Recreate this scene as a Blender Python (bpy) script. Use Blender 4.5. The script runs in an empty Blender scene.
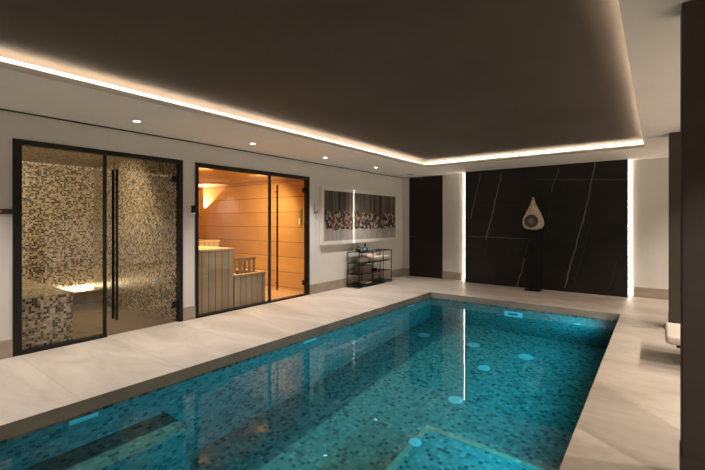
import bpy, bmesh, math, random
from mathutils import Vector, Matrix
random.seed(7)
S = bpy.context.scene
COL = S.collection
PI = math.pi

# ------------------------------------------------------------------ camera, world, exposure
FPX, VX, VY, EYE = 399.0, 657.0, 221.7, 1.40
YAW = math.atan((VX - 352.5) / FPX)
cd = bpy.data.cameras.new('camera')
cam = bpy.data.objects.new('camera', cd)
COL.objects.link(cam)
cam.location = (0, 0, EYE)
cam.rotation_euler = (PI / 2, 0, YAW)
cd.sensor_fit = 'HORIZONTAL'
cd.sensor_width = 36.0
cd.lens = FPX / 705.0 * 36.0
cd.shift_y = (VY - 235.0) / 705.0
cd.clip_start = 0.05
S.camera = cam

W = bpy.data.worlds.new('world')
S.world = W
W.use_nodes = True
W.node_tree.nodes['Background'].inputs['Color'].default_value = (0.010, 0.009, 0.008, 1)
W.node_tree.nodes['Background'].inputs['Strength'].default_value = 1.0

S.view_settings.view_transform = 'Standard'
S.view_settings.look = 'None'
S.view_settings.gamma = 1.0
S.view_settings.use_curve_mapping = False
S.view_settings.exposure = 0.16
S.cycles.max_bounces = 12
S.cycles.diffuse_bounces = 5
S.cycles.transparent_max_bounces = 24
S.cycles.sample_clamp_indirect = 6.0
S.cycles.caustics_reflective = False

# light levels
WARM = (1.0, 0.835, 0.64)
COVE_E = 41.0
STRIP_E = 21.0
SPOT_ANGLE = 101.0
SPOT_W = 172.0
SPOT_R_W = 215.0
SPOT_R_ANGLE = 133.0
POOL_W = 140.0
STEAM_E = 6.0
SAUNA_W = 285.0

# ------------------------------------------------------------------ room dimensions
XW = -5.31            # left wall face
YB = 9.12             # back wall face
HC = 2.553            # soffit height
PX0, PX1, PY0, PY1 = -3.58, -0.44, -0.60, 7.25      # pool
ZW = -0.125           # water level
ZF = -1.65            # pool floor
OX0, OX1, OY0, OY1 = -3.90, -0.160, -0.75, 7.65      # ceiling recess
XR, YN = 3.6, -2.4    # right and near limits of the room

# ------------------------------------------------------------------ material helpers
def sock(n, name):
    return n.inputs[name]

class NT:
    def __init__(self, name):
        self.m = bpy.data.materials.new(name)
        self.m.use_nodes = True
        self.t = self.m.node_tree
        self.t.nodes.clear()
        self.out = self.n('ShaderNodeOutputMaterial')
    def n(self, typ, **kw):
        nd = self.t.nodes.new(typ)
        for k, v in kw.items():
            setattr(nd, k, v)
        return nd
    def l(self, a, b):
        self.t.links.new(a, b)
    def math(self, op, a, b=None):
        nd = self.n('ShaderNodeMath', operation=op)
        for i, v in enumerate((a, b)):
            if v is None: continue
            if isinstance(v, (int, float)): nd.inputs[i].default_value = v
            else: self.l(v, nd.inputs[i])
        return nd.outputs[0]
    def vmath(self, op, a, b=None):
        nd = self.n('ShaderNodeVectorMath', operation=op)
        for i, v in enumerate((a, b)):
            if v is None: continue
            if isinstance(v, tuple): nd.inputs[i].default_value = v
            else: self.l(v, nd.inputs[i])
        return nd.outputs[0]
    def pos(self):
        return self.n('ShaderNodeTexCoord').outputs['Object']
    def ramp(self, fac, stops, constant=False):
        r = self.n('ShaderNodeValToRGB')
        if constant: r.color_ramp.interpolation = 'CONSTANT'
        e = r.color_ramp.elements
        while len(e) < len(stops): e.new(0.5)
        for i, (p, c) in enumerate(stops):
            e[i].position = p
            e[i].color = (c[0], c[1], c[2], 1)
        self.l(fac, r.inputs[0])
        return r.outputs[0]
    def noise(self, vec, scale, detail=4, rough=0.55, dist=0.0):
        nd = self.n('ShaderNodeTexNoise')
        nd.inputs['Scale'].default_value = scale
        nd.inputs['Detail'].default_value = detail
        nd.inputs['Roughness'].default_value = rough
        nd.inputs['Distortion'].default_value = dist
        self.l(vec, nd.inputs['Vector'])
        return nd.outputs['Fac']
    def mix(self, fac, a, b, mode='MIX'):
        nd = self.n('ShaderNodeMix', data_type='RGBA', blend_type=mode)
        if isinstance(fac, (int, float)): nd.inputs[0].default_value = fac
        else: self.l(fac, nd.inputs[0])
        for i, v in ((6, a), (7, b)):
            if isinstance(v, tuple): nd.inputs[i].default_value = (v[0], v[1], v[2], 1)
            else: self.l(v, nd.inputs[i])
        return nd.outputs[2]
    def bsdf(self, color, rough=0.5, metal=0.0, spec=0.5, bump=None, bump_d=0.002, bump_s=0.5):
        b = self.n('ShaderNodeBsdfPrincipled')
        if isinstance(color, tuple): b.inputs['Base Color'].default_value = (color[0], color[1], color[2], 1)
        else: self.l(color, b.inputs['Base Color'])
        if isinstance(rough, (int, float)): b.inputs['Roughness'].default_value = rough
        else: self.l(rough, b.inputs['Roughness'])
        b.inputs['Metallic'].default_value = metal
        b.inputs['Specular IOR Level'].default_value = spec
        if bump is not None:
            bn = self.n('ShaderNodeBump')
            bn.inputs['Distance'].default_value = bump_d
            bn.inputs['Strength'].default_value = bump_s
            self.l(bump, bn.inputs['Height'])
            self.l(bn.outputs[0], b.inputs['Normal'])
        self.l(b.outputs[0], self.out.inputs['Surface'])
        return b

def plain(name, c, rough=0.5, metal=0.0, spec=0.5, vary=0.06, scale=9.0):
    t = NT(name)
    f = t.noise(t.pos(), scale, 3)
    lo = tuple(max(0, x * (1 - vary)) for x in c)
    hi = tuple(min(1, x * (1 + vary)) for x in c)
    col = t.ramp(f, [(0.3, lo), (0.7, hi)])
    t.bsdf(col, rough, metal, spec)
    return t.m

def emitter(name, c, e):
    t = NT(name)
    em = t.n('ShaderNodeEmission')
    em.inputs['Color'].default_value = (c[0], c[1], c[2], 1)
    em.inputs['Strength'].default_value = e
    t.l(em.outputs[0], t.out.inputs['Surface'])
    return t.m

def grid_mask(t, vec, half):
    """1 on the joints of a unit grid, only along the axes lying in the face"""
    fr = t.vmath('FRACTION', vec)
    d = t.vmath('ABSOLUTE', t.vmath('SUBTRACT', fr, (0.5, 0.5, 0.5)))
    s = t.n('ShaderNodeSeparateXYZ'); t.l(d, s.inputs[0])
    g = t.n('ShaderNodeNewGeometry')
    nn = t.n('ShaderNodeSeparateXYZ'); t.l(t.vmath('ABSOLUTE', g.outputs['True Normal']), nn.inputs[0])
    r = None
    for i in range(3):
        a = t.math('GREATER_THAN', s.outputs[i], 0.5 - half)
        b = t.math('LESS_THAN', nn.outputs[i], 0.5)
        ab = t.math('MULTIPLY', a, b)
        r = ab if r is None else t.math('MAXIMUM', r, ab)
    return r

def mosaic(name, size, stops, grout, rough=0.25, half=0.06, spec=0.5):
    t = NT(name)
    sz = size if isinstance(size, tuple) else (size,) * 3
    v = t.vmath('ADD', t.vmath('MULTIPLY', t.pos(), tuple(1 / q for q in sz)), (0.37, 0.37, 0.37))
    cell = t.vmath('FLOOR', v)
    wn = t.n('ShaderNodeTexWhiteNoise', noise_dimensions='3D'); t.l(cell, wn.inputs['Vector'])
    base = t.ramp(wn.outputs['Value'], stops, True)
    wn2 = t.n('ShaderNodeTexWhiteNoise', noise_dimensions='3D')
    t.l(t.vmath('ADD', cell, (31.3, 7.7, 11.1)), wn2.inputs['Vector'])
    tint = t.ramp(wn2.outputs['Value'], [(0, (0.78, 0.78, 0.78)), (1, (1.15, 1.15, 1.15))])
    col = t.mix(1.0, base, tint, 'MULTIPLY')
    gm = grid_mask(t, v, half)
    col = t.mix(gm, col, grout)
    rg = t.math('ADD', t.math('MULTIPLY', gm, 0.5), rough)
    t.bsdf(col, rg, 0, spec)
    return t.m

def glass(name, tint=(0.94, 0.94, 0.92), ior=1.5, bump=False, rough=0.0):
    t = NT(name)
    if ior > 1.4:
        tr = t.n('ShaderNodeBsdfTransparent')
    else:
        tr = t.n('ShaderNodeBsdfRefraction'); tr.inputs['IOR'].default_value = ior; tr.inputs['Roughness'].default_value = 0.0
    tr.inputs[0].default_value = (*tint, 1)
    gl = t.n('ShaderNodeBsdfGlossy'); gl.inputs['Roughness'].default_value = rough
    if ior > 1.4:      # thin pane: the same reflectance from both sides
        lw = t.n('ShaderNodeLayerWeight'); lw.inputs['Blend'].default_value = 0.5
        fr = t.n('ShaderNodeMath', operation='MULTIPLY_ADD')
        t.l(t.math('POWER', lw.outputs['Facing'], 5.0), fr.inputs[0])
        fr.inputs[1].default_value = 0.96; fr.inputs[2].default_value = 0.035
    else:
        fr = t.n('ShaderNodeFresnel'); fr.inputs['IOR'].default_value = ior
    if bump:
        bn = t.n('ShaderNodeBump'); bn.inputs['Distance'].default_value = 0.004; bn.inputs['Strength'].default_value = 0.10
        t.l(t.noise(t.pos(), 1.6, 2, 0.4), bn.inputs['Height'])
        t.l(bn.outputs[0], gl.inputs['Normal'])
    mx = t.n('ShaderNodeMixShader')
    t.l(fr.outputs[0], mx.inputs[0]); t.l(tr.outputs[0], mx.inputs[1]); t.l(gl.outputs[0], mx.inputs[2])
    t.l(mx.outputs[0], t.out.inputs['Surface'])
    return t

# ------------------------------------------------------------------ materials
M = {}
M['wall'] = plain('wall_paint', (0.69, 0.67, 0.635), 0.85, vary=0.02, scale=3)
M['ceil'] = plain('ceiling_paint', (0.84, 0.815, 0.775), 0.85, vary=0.02, scale=3)
M['brown'] = plain('brown_ceiling', (0.092, 0.072, 0.056), 0.75, spec=0.25, vary=0.10, scale=1.2)
M['black_metal'] = plain('black_metal', (0.007, 0.007, 0.007), 0.5, 0.0, 0.3)
M['seal'] = plain('dark_seal', (0.03, 0.022, 0.016), 0.6)
M['pillar'] = plain('pillar_paint', (0.060, 0.050, 0.043), 0.7, spec=0.3)
M['white_plastic'] = plain('white_plastic', (0.86, 0.87, 0.87), 0.35, vary=0.02)
M['jet_plastic'] = plain('jet_plastic', (0.55, 0.57, 0.57), 0.4, vary=0.02)
M['chrome'] = plain('brushed_steel', (0.55, 0.54, 0.52), 0.3, 1.0)
M['gap'] = plain('shadow_gap', (0.07, 0.06, 0.05), 0.9)
M['frame_white'] = plain('picture_frame_white', (0.78, 0.76, 0.72), 0.30, vary=0.02)
M['black_gloss'] = plain('black_gloss', (0.008, 0.008, 0.009), 0.12)
M['dark_stone'] = plain('heater_stone', (0.06, 0.05, 0.045), 0.9, vary=0.4, scale=30)
M['lens'] = emitter('lamp_lens', (1.0, 0.90, 0.76), 14.0)
M['cabin_fill_lens'] = emitter('fill_lamp_lens', (1.0, 0.85, 0.62), 1.5)
M['cove'] = emitter('cove_strip', WARM, COVE_E)
M['halo'] = emitter('halo_strip', (1.0, 0.86, 0.68), STRIP_E)
M['steam_led_low'] = emitter('steam_led_low', (1.0, 0.80, 0.50), STEAM_E * 3.5)
M['red_led'] = emitter('red_led', (1.0, 0.03, 0.05), 1.2)
M['pool_lens'] = emitter('pool_lens', (0.40, 0.85, 1.0), 10.0)

def deck_mat():
    t = NT('deck_stone')
    p = t.pos()
    s = t.n('ShaderNodeSeparateXYZ'); t.l(p, s.inputs[0])
    warp = t.vmath('MULTIPLY', p, (0.55, 1.6, 1.0))
    big = t.noise(warp, 1.3, 6, 0.6, 0.7)
    fine = t.noise(p, 14, 5, 0.6)
    col = t.ramp(big, [(0.30, (0.33, 0.28, 0.23)), (0.5, (0.45, 0.392, 0.332)), (0.70, (0.57, 0.505, 0.435))])
    col = t.mix(0.18, col, t.ramp(fine, [(0.3, (0.35, 0.295, 0.235)), (0.7, (0.55, 0.485, 0.405))]))
    # joints: every 0.82 m along the pool; one joint carries on from each pool edge
    def line(sk, off, per, w):
        a = t.math('ADD', sk, off)
        a = t.math('DIVIDE', a, per)
        a = t.math('FRACT', a)
        a = t.math('ABSOLUTE', t.math('SUBTRACT', a, 0.5))
        return t.math('GREATER_THAN', a, 0.5 - w / per / 2)
    jy = line(s.outputs[1], 50 * 0.85 - 1.20, 0.85, 0.006)
    jx = line(s.outputs[0], 50 * 1.57 + 0.44, 1.57, 0.006)
    j = t.math('MAXIMUM', jy, jx)
    g = t.n('ShaderNodeNewGeometry')
    nn = t.n('ShaderNodeSeparateXYZ'); t.l(g.outputs['True Normal'], nn.inputs[0])
    j = t.math('MULTIPLY', j, t.math('GREATER_THAN', t.math('ABSOLUTE', nn.outputs[2]), 0.5))
    col = t.mix(t.math('MULTIPLY', j, 0.55), col, (0.26, 0.21, 0.16))
    rr = t.math('ADD', t.math('MULTIPLY', fine, 0.25), 0.36)
    t.bsdf(col, rr, 0, 0.35)
    return t.m
M['deck'] = deck_mat()
def skirting_mat():
    t = NT('skirting_stone')
    p = t.pos()
    f = t.noise(t.vmath('MULTIPLY', p, (1, 1, 6)), 4, 5, 0.6, 0.5)
    t.bsdf(t.ramp(f, [(0.3, (0.30, 0.245, 0.19)), (0.7, (0.42, 0.35, 0.28))]), 0.5)
    return t.m
M['skirt'] = skirting_mat()
M['steam_tile'] = mosaic('steam_mosaic', 0.027,
    [(0.0, (0.018, 0.014, 0.011)), (0.22, (0.07, 0.052, 0.036)), (0.34, (0.30, 0.24, 0.165)),
     (0.48, (0.50, 0.43, 0.32)), (0.74, (0.68, 0.61, 0.49))], (0.42, 0.36, 0.28), 0.3, 0.05)
M['pool_tile'] = mosaic('pool_mosaic', 0.040,
    [(0.0, (0.06, 0.085, 0.082)), (0.11, (0.13, 0.17, 0.16)), (0.24, (0.19, 0.235, 0.22)),
     (0.50, (0.225, 0.27, 0.25)), (0.80, (0.27, 0.315, 0.29))], (0.25, 0.285, 0.265), 0.35, 0.035)
M['edge_tile'] = mosaic('step_edge_mosaic', 0.05,
    [(0.0, (0.42, 0.29, 0.19)), (0.5, (0.48, 0.34, 0.23))], (0.42, 0.30, 0.2), 0.35, 0.035)
M['steam_floor'] = mosaic('steam_floor_tile', 0.6,
    [(0.0, (0.17, 0.135, 0.10)), (0.5, (0.19, 0.15, 0.115))], (0.13, 0.10, 0.08), 0.25, 0.005)

def planks(name, axis, size, off, c0, c1, joint, grain_axis, stagger=None, rough=0.5):
    t = NT(name)
    p = t.pos()
    s = t.n('ShaderNodeSeparateXYZ'); t.l(p, s.inputs[0])
    q = t.math('DIVIDE', t.math('ADD', s.outputs[axis], off), size)
    idx = t.math('FLOOR', q)
    d = t.math('ABSOLUTE', t.math('SUBTRACT', t.math('FRACT', q), 0.5))
    jm = t.math('GREATER_THAN', d, 0.5 - joint / size / 2)
    if stagger:
        ax2, ln = stagger
        r = t.n('ShaderNodeTexWhiteNoise', noise_dimensions='1D'); t.l(idx, r.inputs['W'])
        q2 = t.math('ADD', t.math('DIVIDE', s.outputs[ax2], ln), t.math('MULTIPLY', r.outputs['Value'], 3.0))
        d2 = t.math('ABSOLUTE', t.math('SUBTRACT', t.math('FRACT', q2), 0.5))
        jm = t.math('MAXIMUM', jm, t.math('MULTIPLY', t.math('GREATER_THAN', d2, 0.5 - joint / ln / 2), 0.5))
    rn = t.n('ShaderNodeTexWhiteNoise', noise_dimensions='1D'); t.l(t.math('ADD', idx, 0.5), rn.inputs['W'])
    sc = [14.0, 14.0, 14.0]; sc[grain_axis] = 1.0
    grain = t.noise(t.vmath('MULTIPLY', p, tuple(sc)), 2.4, 5, 0.6, 0.4)
    f = t.math('ADD', t.math('MULTIPLY', rn.outputs['Value'], 0.35), t.math('MULTIPLY', grain, 0.65))
    col = t.ramp(f, [(0.25, c0), (0.75, c1)])
    col = t.mix(jm, col, tuple(x * 0.22 for x in c0))
    t.bsdf(col, rough, 0, 0.3)
    return t.m
M['sauna_wall'] = planks('sauna_cladding', 2, 0.31, 3.10 - 0.05, (0.50, 0.29, 0.125), (0.62, 0.385, 0.18), 0.009, 0, (0, 1.3))
M['sauna_wall_y'] = planks('sauna_cladding_back', 2, 0.31, 3.10 - 0.05, (0.50, 0.29, 0.125), (0.62, 0.385, 0.18), 0.009, 1, (1, 1.3))
M['sauna_ceil'] = planks('sauna_ceiling_boards', 0, 0.31, 9.3, (0.50, 0.29, 0.125), (0.62, 0.385, 0.18), 0.006, 1)
M['sauna_floor'] = planks('sauna_floor_boards', 1, 0.14, 9.8, (0.42, 0.25, 0.12), (0.52, 0.33, 0.17), 0.005, 0)
M['slat'] = planks('bench_slats', 1, 0.1165, 9.32 - 3.285 + 0.001, (0.40, 0.315, 0.205), (0.50, 0.40, 0.27), 0.011, 2)
M['bench_top'] = planks('bench_top_boards', 0, 0.12, 9.6, (0.50, 0.34, 0.19), (0.62, 0.44, 0.26), 0.008, 1)
M['guard_wood'] = planks('guard_wood', 2, 0.5, 0.1, (0.34, 0.19, 0.09), (0.44, 0.26, 0.13), 0.001, 2)
M['door_wood'] = planks('dark_door_veneer', 0, 2.0, 6.0, (0.010, 0.007, 0.006), (0.020, 0.013, 0.010), 0.0005, 2, None, 0.6)

def marble():
    t = NT('black_marble')
    p = t.pos()
    s = t.n('ShaderNodeSeparateXYZ'); t.l(p, s.inputs[0])
    x, z = s.outputs[0], s.outputs[2]
    wob = t.math('SUBTRACT', t.noise(p, 1.7, 4, 0.55), 0.5)
    wob2 = t.math('SUBTRACT', t.noise(p, 7.0, 3, 0.5), 0.5)
    wsum = t.math('ADD', t.math('MULTIPLY', wob, 0.14), t.math('MULTIPLY', wob2, 0.03))
    base = t.ramp(t.noise(p, 2.4, 6, 0.6, 0.8), [(0.3, (0.011, 0.0098, 0.009)), (0.7, (0.019, 0.0165, 0.0148))])
    fade = t.noise(p, 1.1, 2)
    total = None
    # veins: (x at z=0, x shift per metre of height, half width, strength, z range)
    for x0, k, w, st, z0, z1 in VEINS:
        d = t.math('SUBTRACT', x, t.math('ADD', t.math('MULTIPLY', z, k), x0))
        d = t.math('ABSOLUTE', t.math('ADD', d, wsum))
        m = t.math('MULTIPLY', t.math('LESS_THAN', d, w), st)
        m = t.math('MULTIPLY', m, t.math('MULTIPLY', t.math('GREATER_THAN', z, z0), t.math('LESS_THAN', z, z1)))
        total = m if total is None else t.math('MAXIMUM', total, m)
    for z0, k, w, st, xa, xb in HVEINS:
        d = t.math('SUBTRACT', z, t.math('ADD', t.math('MULTIPLY', x, k), z0))
        d = t.math('ABSOLUTE', t.math('ADD', d, t.math('MULTIPLY', wsum, 0.25)))
        m = t.math('MULTIPLY', t.math('LESS_THAN', d, w), st)
        m = t.math('MULTIPLY', m, t.math('MULTIPLY', t.math('GREATER_THAN', x, xa), t.math('LESS_THAN', x, xb)))
        total = t.math('MAXIMUM', total, m)
    total = t.math('MULTIPLY', total, t.math('ADD', t.math('MULTIPLY', fade, 1.1), 0.2))
    col = t.mix(total, base, (0.34, 0.31, 0.28))
    t.bsdf(col, 0.42, 0, 0.3)
    return t.m
def px_on(x, y, yy):      # a point of the photograph's frame on the vertical plane Y = yy, as (X, Z)
    a = YAW
    dx = -math.sin(a) * FPX + math.cos(a) * (x - 352.5)
    dy = math.cos(a) * FPX + math.sin(a) * (x - 352.5)
    return dx * yy / dy, EYE + (VY - y) * yy / dy
VEINS = []
def vein(xa, ya, xb, yb, w=0.006, st=0.5):
    (x1, z1), (x2, z2) = px_on(xa, ya, 8.94), px_on(xb, yb, 8.94)
    k = (x2 - x1) / (z2 - z1)
    VEINS.append((x1 - k * z1, k, w, st, min(z1, z2), max(z1, z2)))
vein(470, 219, 481, 173, 0.008, 0.55)
vein(486, 240, 502, 172, 0.009, 0.75)
vein(517, 286, 529, 240, 0.008, 0.8)
vein(552, 192, 558, 168, 0.008, 0.5)
vein(541, 262, 552, 200, 0.005, 0.16)
vein(565, 288, 587, 205, 0.010, 0.7)
vein(587, 205, 594, 163, 0.010, 0.75)
vein(574, 288, 590, 222, 0.005, 0.14)
vein(608, 290, 617, 262, 0.005, 0.14)
vein(485, 254, 490, 228, 0.004, 0.20)
HVEINS = []
def hvein(xa, ya, xb, yb, w=0.004, st=0.3):
    (x1, z1), (x2, z2) = px_on(xa, ya, 8.94), px_on(xb, yb, 8.94)
    k = (z2 - z1) / (x2 - x1)
    HVEINS.append((z1 - k * x1, k, w, st, min(x1, x2), max(x1, x2)))
hvein(466, 236, 536, 239, 0.006, 0.6)
hvein(536, 179, 626, 180, 0.005, 0.55)
hvein(466, 205, 536, 206, 0.002, 0.10)
hvein(545, 251, 626, 254, 0.002, 0.07)
hvein(560, 270, 626, 275, 0.002, 0.08)
M['marble'] = marble()

def print_mat():
    """a generic blurred crowd before striped drapes, all coarse blotches"""
    t = NT('art_print')
    p = t.pos()
    s = t.n('ShaderNodeSeparateXYZ'); t.l(p, s.inputs[0])
    y, z = s.outputs[1], s.outputs[2]
    drape = t.noise(t.vmath('MULTIPLY', p, (0.0, 5.2, 0.05)), 1.5, 4, 0.7)
    c_d = t.ramp(drape, [(0.36, (0.014, 0.012, 0.010)), (0.46, (0.07, 0.056, 0.040)), (0.56, (0.135, 0.108, 0.075)), (0.70, (0.19, 0.155, 0.11))])
    vo = t.n('ShaderNodeTexVoronoi'); vo.inputs['Scale'].default_value = 17.0
    vo.inputs['Randomness'].default_value = 1.0
    t.l(t.vmath('ADD', t.vmath('MULTIPLY', p, (1, 1.15, 0.9)), (0, 0, 0)), vo.inputs['Vector'])
    sv = t.n('ShaderNodeSeparateColor'); t.l(vo.outputs['Color'], sv.inputs[0])
    c_c = t.ramp(sv.outputs[0], [(0.0, (0.018, 0.014, 0.012)), (0.32, (0.07, 0.045, 0.032)), (0.46, (0.24, 0.13, 0.08)),
                                 (0.60, (0.36, 0.23, 0.155)), (0.73, (0.04, 0.035, 0.03)), (0.88, (0.45, 0.44, 0.44))], True)
    cloth = t.ramp(t.noise(t.vmath('MULTIPLY', p, (1, 6, 1.2)), 2.2, 3), [(0.35, (0.33, 0.30, 0.28)), (0.7, (0.46, 0.43, 0.41))])
    edge_top = t.math('ADD', 1.60, t.math('MULTIPLY', t.math('SUBTRACT', t.noise(t.vmath('MULTIPLY', p, (0, 1, 0)), 7.0, 3), 0.5), 0.42))
    edge_bot = t.math('ADD', 1.24, t.math('MULTIPLY', t.math('SUBTRACT', t.noise(t.vmath('MULTIPLY', p, (0, 1, 0)), 4.0, 2), 0.5), 0.16))
    col = t.mix(t.math('LESS_THAN', z, edge_top), c_d, c_c)
    col = t.mix(t.math('LESS_THAN', z, edge_bot), col, cloth)
    b = t.bsdf(col, 0.5, 0, 0.3)
    b.inputs['Coat Weight'].default_value = 1.0
    b.inputs['Coat Roughness'].default_value = 0.02
    return t.m
M['print'] = print_mat()

def towel_mat(name, c):
    t = NT(name)
    p = t.pos()
    f = t.noise(p, 60, 4, 0.7)
    t.bsdf(t.ramp(f, [(0.3, tuple(x * 0.8 for x in c)), (0.7, c)]), 0.95, 0, 0.1, f, 0.004, 0.6)
    return t.m
M['towel_pink'] = towel_mat('towel_sand', (0.68, 0.53, 0.42))
M['towel_white'] = towel_mat('towel_cream', (0.80, 0.74, 0.65))
M['towel_grey'] = towel_mat('towel_grey', (0.26, 0.225, 0.19))
M['fabric'] = towel_mat('bench_fabric', (0.64, 0.58, 0.51))

def carved():
    t = NT('carved_stone')
    p = t.pos()
    f = t.noise(p, 26, 6, 0.7, 0.6)
    t.bsdf(t.ramp(f, [(0.30, (0.26, 0.20, 0.145)), (0.48, (0.66, 0.55, 0.43)), (0.64, (0.86, 0.78, 0.66))]), 0.7, 0, 0.3, f, 0.01, 0.6)
    return t.m
M['carved'] = carved()
def inlay():
    t = NT('woven_inlay')
    p = t.pos()
    s = t.n('ShaderNodeVectorMath', operation='LENGTH'); t.l(t.vmath('MULTIPLY', p, (1, 0, 1)), s.inputs[0])
    f = t.noise(p, 55, 5, 0.75, 0.5)
    base = t.ramp(f, [(0.36, (0.020, 0.017, 0.014)), (0.52, (0.10, 0.085, 0.066)), (0.7, (0.30, 0.26, 0.21))])
    centre = t.ramp(f, [(0.36, (0.10, 0.085, 0.06)), (0.6, (0.42, 0.37, 0.29))])
    m = t.ramp(t.math('MULTIPLY', s.outputs['Value'], 10.0), [(0.15, (1, 1, 1)), (0.8, (0, 0, 0))])
    t.bsdf(t.mix(m, base, centre), 0.6, 0, 0.3, f, 0.01, 0.7)
    return t.m
M['inlay'] = inlay()

M['glass_clear'] = glass('clear_glass', (0.965, 0.955, 0.935)).m
M['glass_smoke'] = glass('smoked_glass', (0.93, 0.91, 0.87)).m
M['glass_amber'] = glass('amber_glass', (0.93, 0.80, 0.62)).m
gw = glass('water', (0.93, 0.98, 0.985), 1.333, True)
va = gw.n('ShaderNodeVolumeAbsorption')
va.inputs['Color'].default_value = (0.03, 0.82, 0.82, 1)
va.inputs['Density'].default_value = 0.36
gw.l(va.outputs[0], gw.out.inputs['Volume'])
M['water'] = gw.m

# ------------------------------------------------------------------ mesh helpers
class MB:
    def __init__(self):
        self.bm = bmesh.new()
    def box(self, x0, x1, y0, y1, z0, z1, bevel=0.0, seg=2):
        r = bmesh.ops.create_cube(self.bm, size=1.0)
        vs = r['verts']
        bmesh.ops.scale(self.bm, vec=(x1 - x0, y1 - y0, z1 - z0), verts=vs)
        bmesh.ops.translate(self.bm, vec=((x0 + x1) / 2, (y0 + y1) / 2, (z0 + z1) / 2), verts=vs)
        if bevel > 0:
            es = list({e for v in vs for e in v.link_edges})
            bmesh.ops.bevel(self.bm, geom=es, offset=bevel, segments=seg, profile=0.5, affect='EDGES')
        return self
    def tube(self, a, b, r, n=12, r2=None):
        a, b = Vector(a), Vector(b)
        d = b - a
        m = Matrix.Translation((a + b) / 2) @ d.to_track_quat('Z', 'Y').to_matrix().to_4x4()
        bmesh.ops.create_cone(self.bm, cap_ends=True, segments=n, radius1=r, radius2=r if r2 is None else r2, depth=d.length, matrix=m)
        return self
    def ball(self, c, r, sub=2, scale=(1, 1, 1)):
        m = Matrix.Translation(c) @ Matrix.Diagonal((*scale, 1))
        bmesh.ops.create_icosphere(self.bm, subdivisions=sub, radius=r, matrix=m)
        return self
    def lathe(self, prof, c=(0, 0, 0), n=24, axis='Z', loop=False):
        rings = []
        c = Vector(c)
        for r, h in prof:
            ring = []
            for i in range(n):
                a = 2 * PI * i / n
                u, v = r * math.cos(a), r * math.sin(a)
                q = {'Z': (u, v, h), 'Y': (u, h, v), 'X': (h, u, v)}[axis]
                ring.append(self.bm.verts.new(c + Vector(q)))
            rings.append(ring)
        for k in range(len(rings) - 1):
            for i in range(n):
                j = (i + 1) % n
                self.bm.faces.new((rings[k][i], rings[k][j], rings[k + 1][j], rings[k + 1][i]))
        if loop:
            for i in range(n):
                j = (i + 1) % n
                self.bm.faces.new((rings[-1][i], rings[-1][j], rings[0][j], rings[0][i]))
            return self
        if prof[0][0] > 1e-5: self.bm.faces.new(rings[0][::-1])
        if prof[-1][0] > 1e-5: self.bm.faces.new(rings[-1])
        return self
    def build(self, name, mat, parent=None, smooth=False, loc=(0, 0, 0), rot=(0, 0, 0), split=False):
        bmesh.ops.remove_doubles(self.bm, verts=self.bm.verts, dist=1e-6)
        bmesh.ops.recalc_face_normals(self.bm, faces=self.bm.faces)
        if split: bmesh.ops.split_edges(self.bm, edges=self.bm.edges)
        me = bpy.data.meshes.new(name)
        self.bm.to_mesh(me); self.bm.free()
        me.materials.append(mat)
        if smooth:
            for p in me.polygons: p.use_smooth = True
            try: split or me.set_sharp_from_angle(angle=math.radians(40))
            except Exception: pass
        o = bpy.data.objects.new(name, me)
        COL.objects.link(o)
        o.location = loc; o.rotation_euler = rot
        if parent is not None: o.parent = parent
        return o

def tag(o, label, cat, group=None, kind=None):
    o['label'] = label; o['category'] = cat
    if group: o['group'] = group
    if kind: o['kind'] = kind
    return o
def thing(name, label, cat, loc=(0, 0, 0), rz=0.0, group=None, kind=None):
    o = bpy.data.objects.new(name, None)
    COL.objects.link(o)
    o.empty_display_size = 0.1
    o.location = loc; o.rotation_euler = (0, 0, rz)
    return tag(o, label, cat, group, kind)
def struct(o, label, cat):
    return tag(o, label, cat, None, 'structure')

# ------------------------------------------------------------------ floor and pool
T = 0.105
mb = MB()
mb.box(XW - 0.05, PX0, YN, YB + 0.1, -T, 0)
mb.box(PX1, XR, YN, YB + 0.1, -T, 0)
mb.box(PX0, PX1, PY1, YB + 0.1, -T, 0)
mb.box(PX0, PX1, YN, PY0, -T, 0)
struct(mb.build('floor', M['deck']), 'beige stone tiled deck running around the pool', 'floor')

mb = MB()
B = 0.12
mb.box(PX0 - B, PX0, PY0 - B, PY1 + B, ZF - B, -T)
mb.box(PX1, PX1 + B, PY0 - B, PY1 + B, ZF - B, -T)
mb.box(PX0, PX1, PY1, PY1 + B, ZF - B, -T)
mb.box(PX0, PX1, PY0 - B, PY0, ZF - B, -T)
mb.box(PX0, PX1, PY0, PY1, ZF - B, ZF)
struct(mb.build('floor_pool_basin', M['pool_tile']), 'grey green mosaic tiled basin of the swimming pool', 'pool')

mb = MB()
mb.box(PX0 - 0.01, PX1 + 0.01, PY0 - 0.01, PY1 + 0.01, ZF - 0.01, ZW)
water = struct(mb.build('pool_water', M['water'], None, True, split=True), 'still blue water filling the swimming pool', 'water')

# underwater seat along the left side, raised tiled step in the near right
mb = MB().box(PX0, -3.165, PY0, 1.862, ZF, -0.654)
ledge = struct(mb.build('pool_seat_ledge', M['pool_tile']), 'mosaic seat ledge under water along the pool side below the steam room', 'pool ledge')
ZS = -1.20
st = thing('pool_step', 'wide square mosaic step under water with pale nosing at near right', 'step', (0, 0, 0), kind='structure')
MB().box(-1.795, PX1, PY0, 3.57, ZF, ZS).build('step_block', M['pool_tile'], st)
e = MB()
e.box(-1.81, -1.76, PY0, 3.586, ZS - 0.04, ZS + 0.004)
e.box(-1.76, PX1, 3.536, 3.586, ZS - 0.04, ZS + 0.004)
e.build('nosing', M['edge_tile'], st)['label'] = 'pale beige tile nosing'

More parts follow.
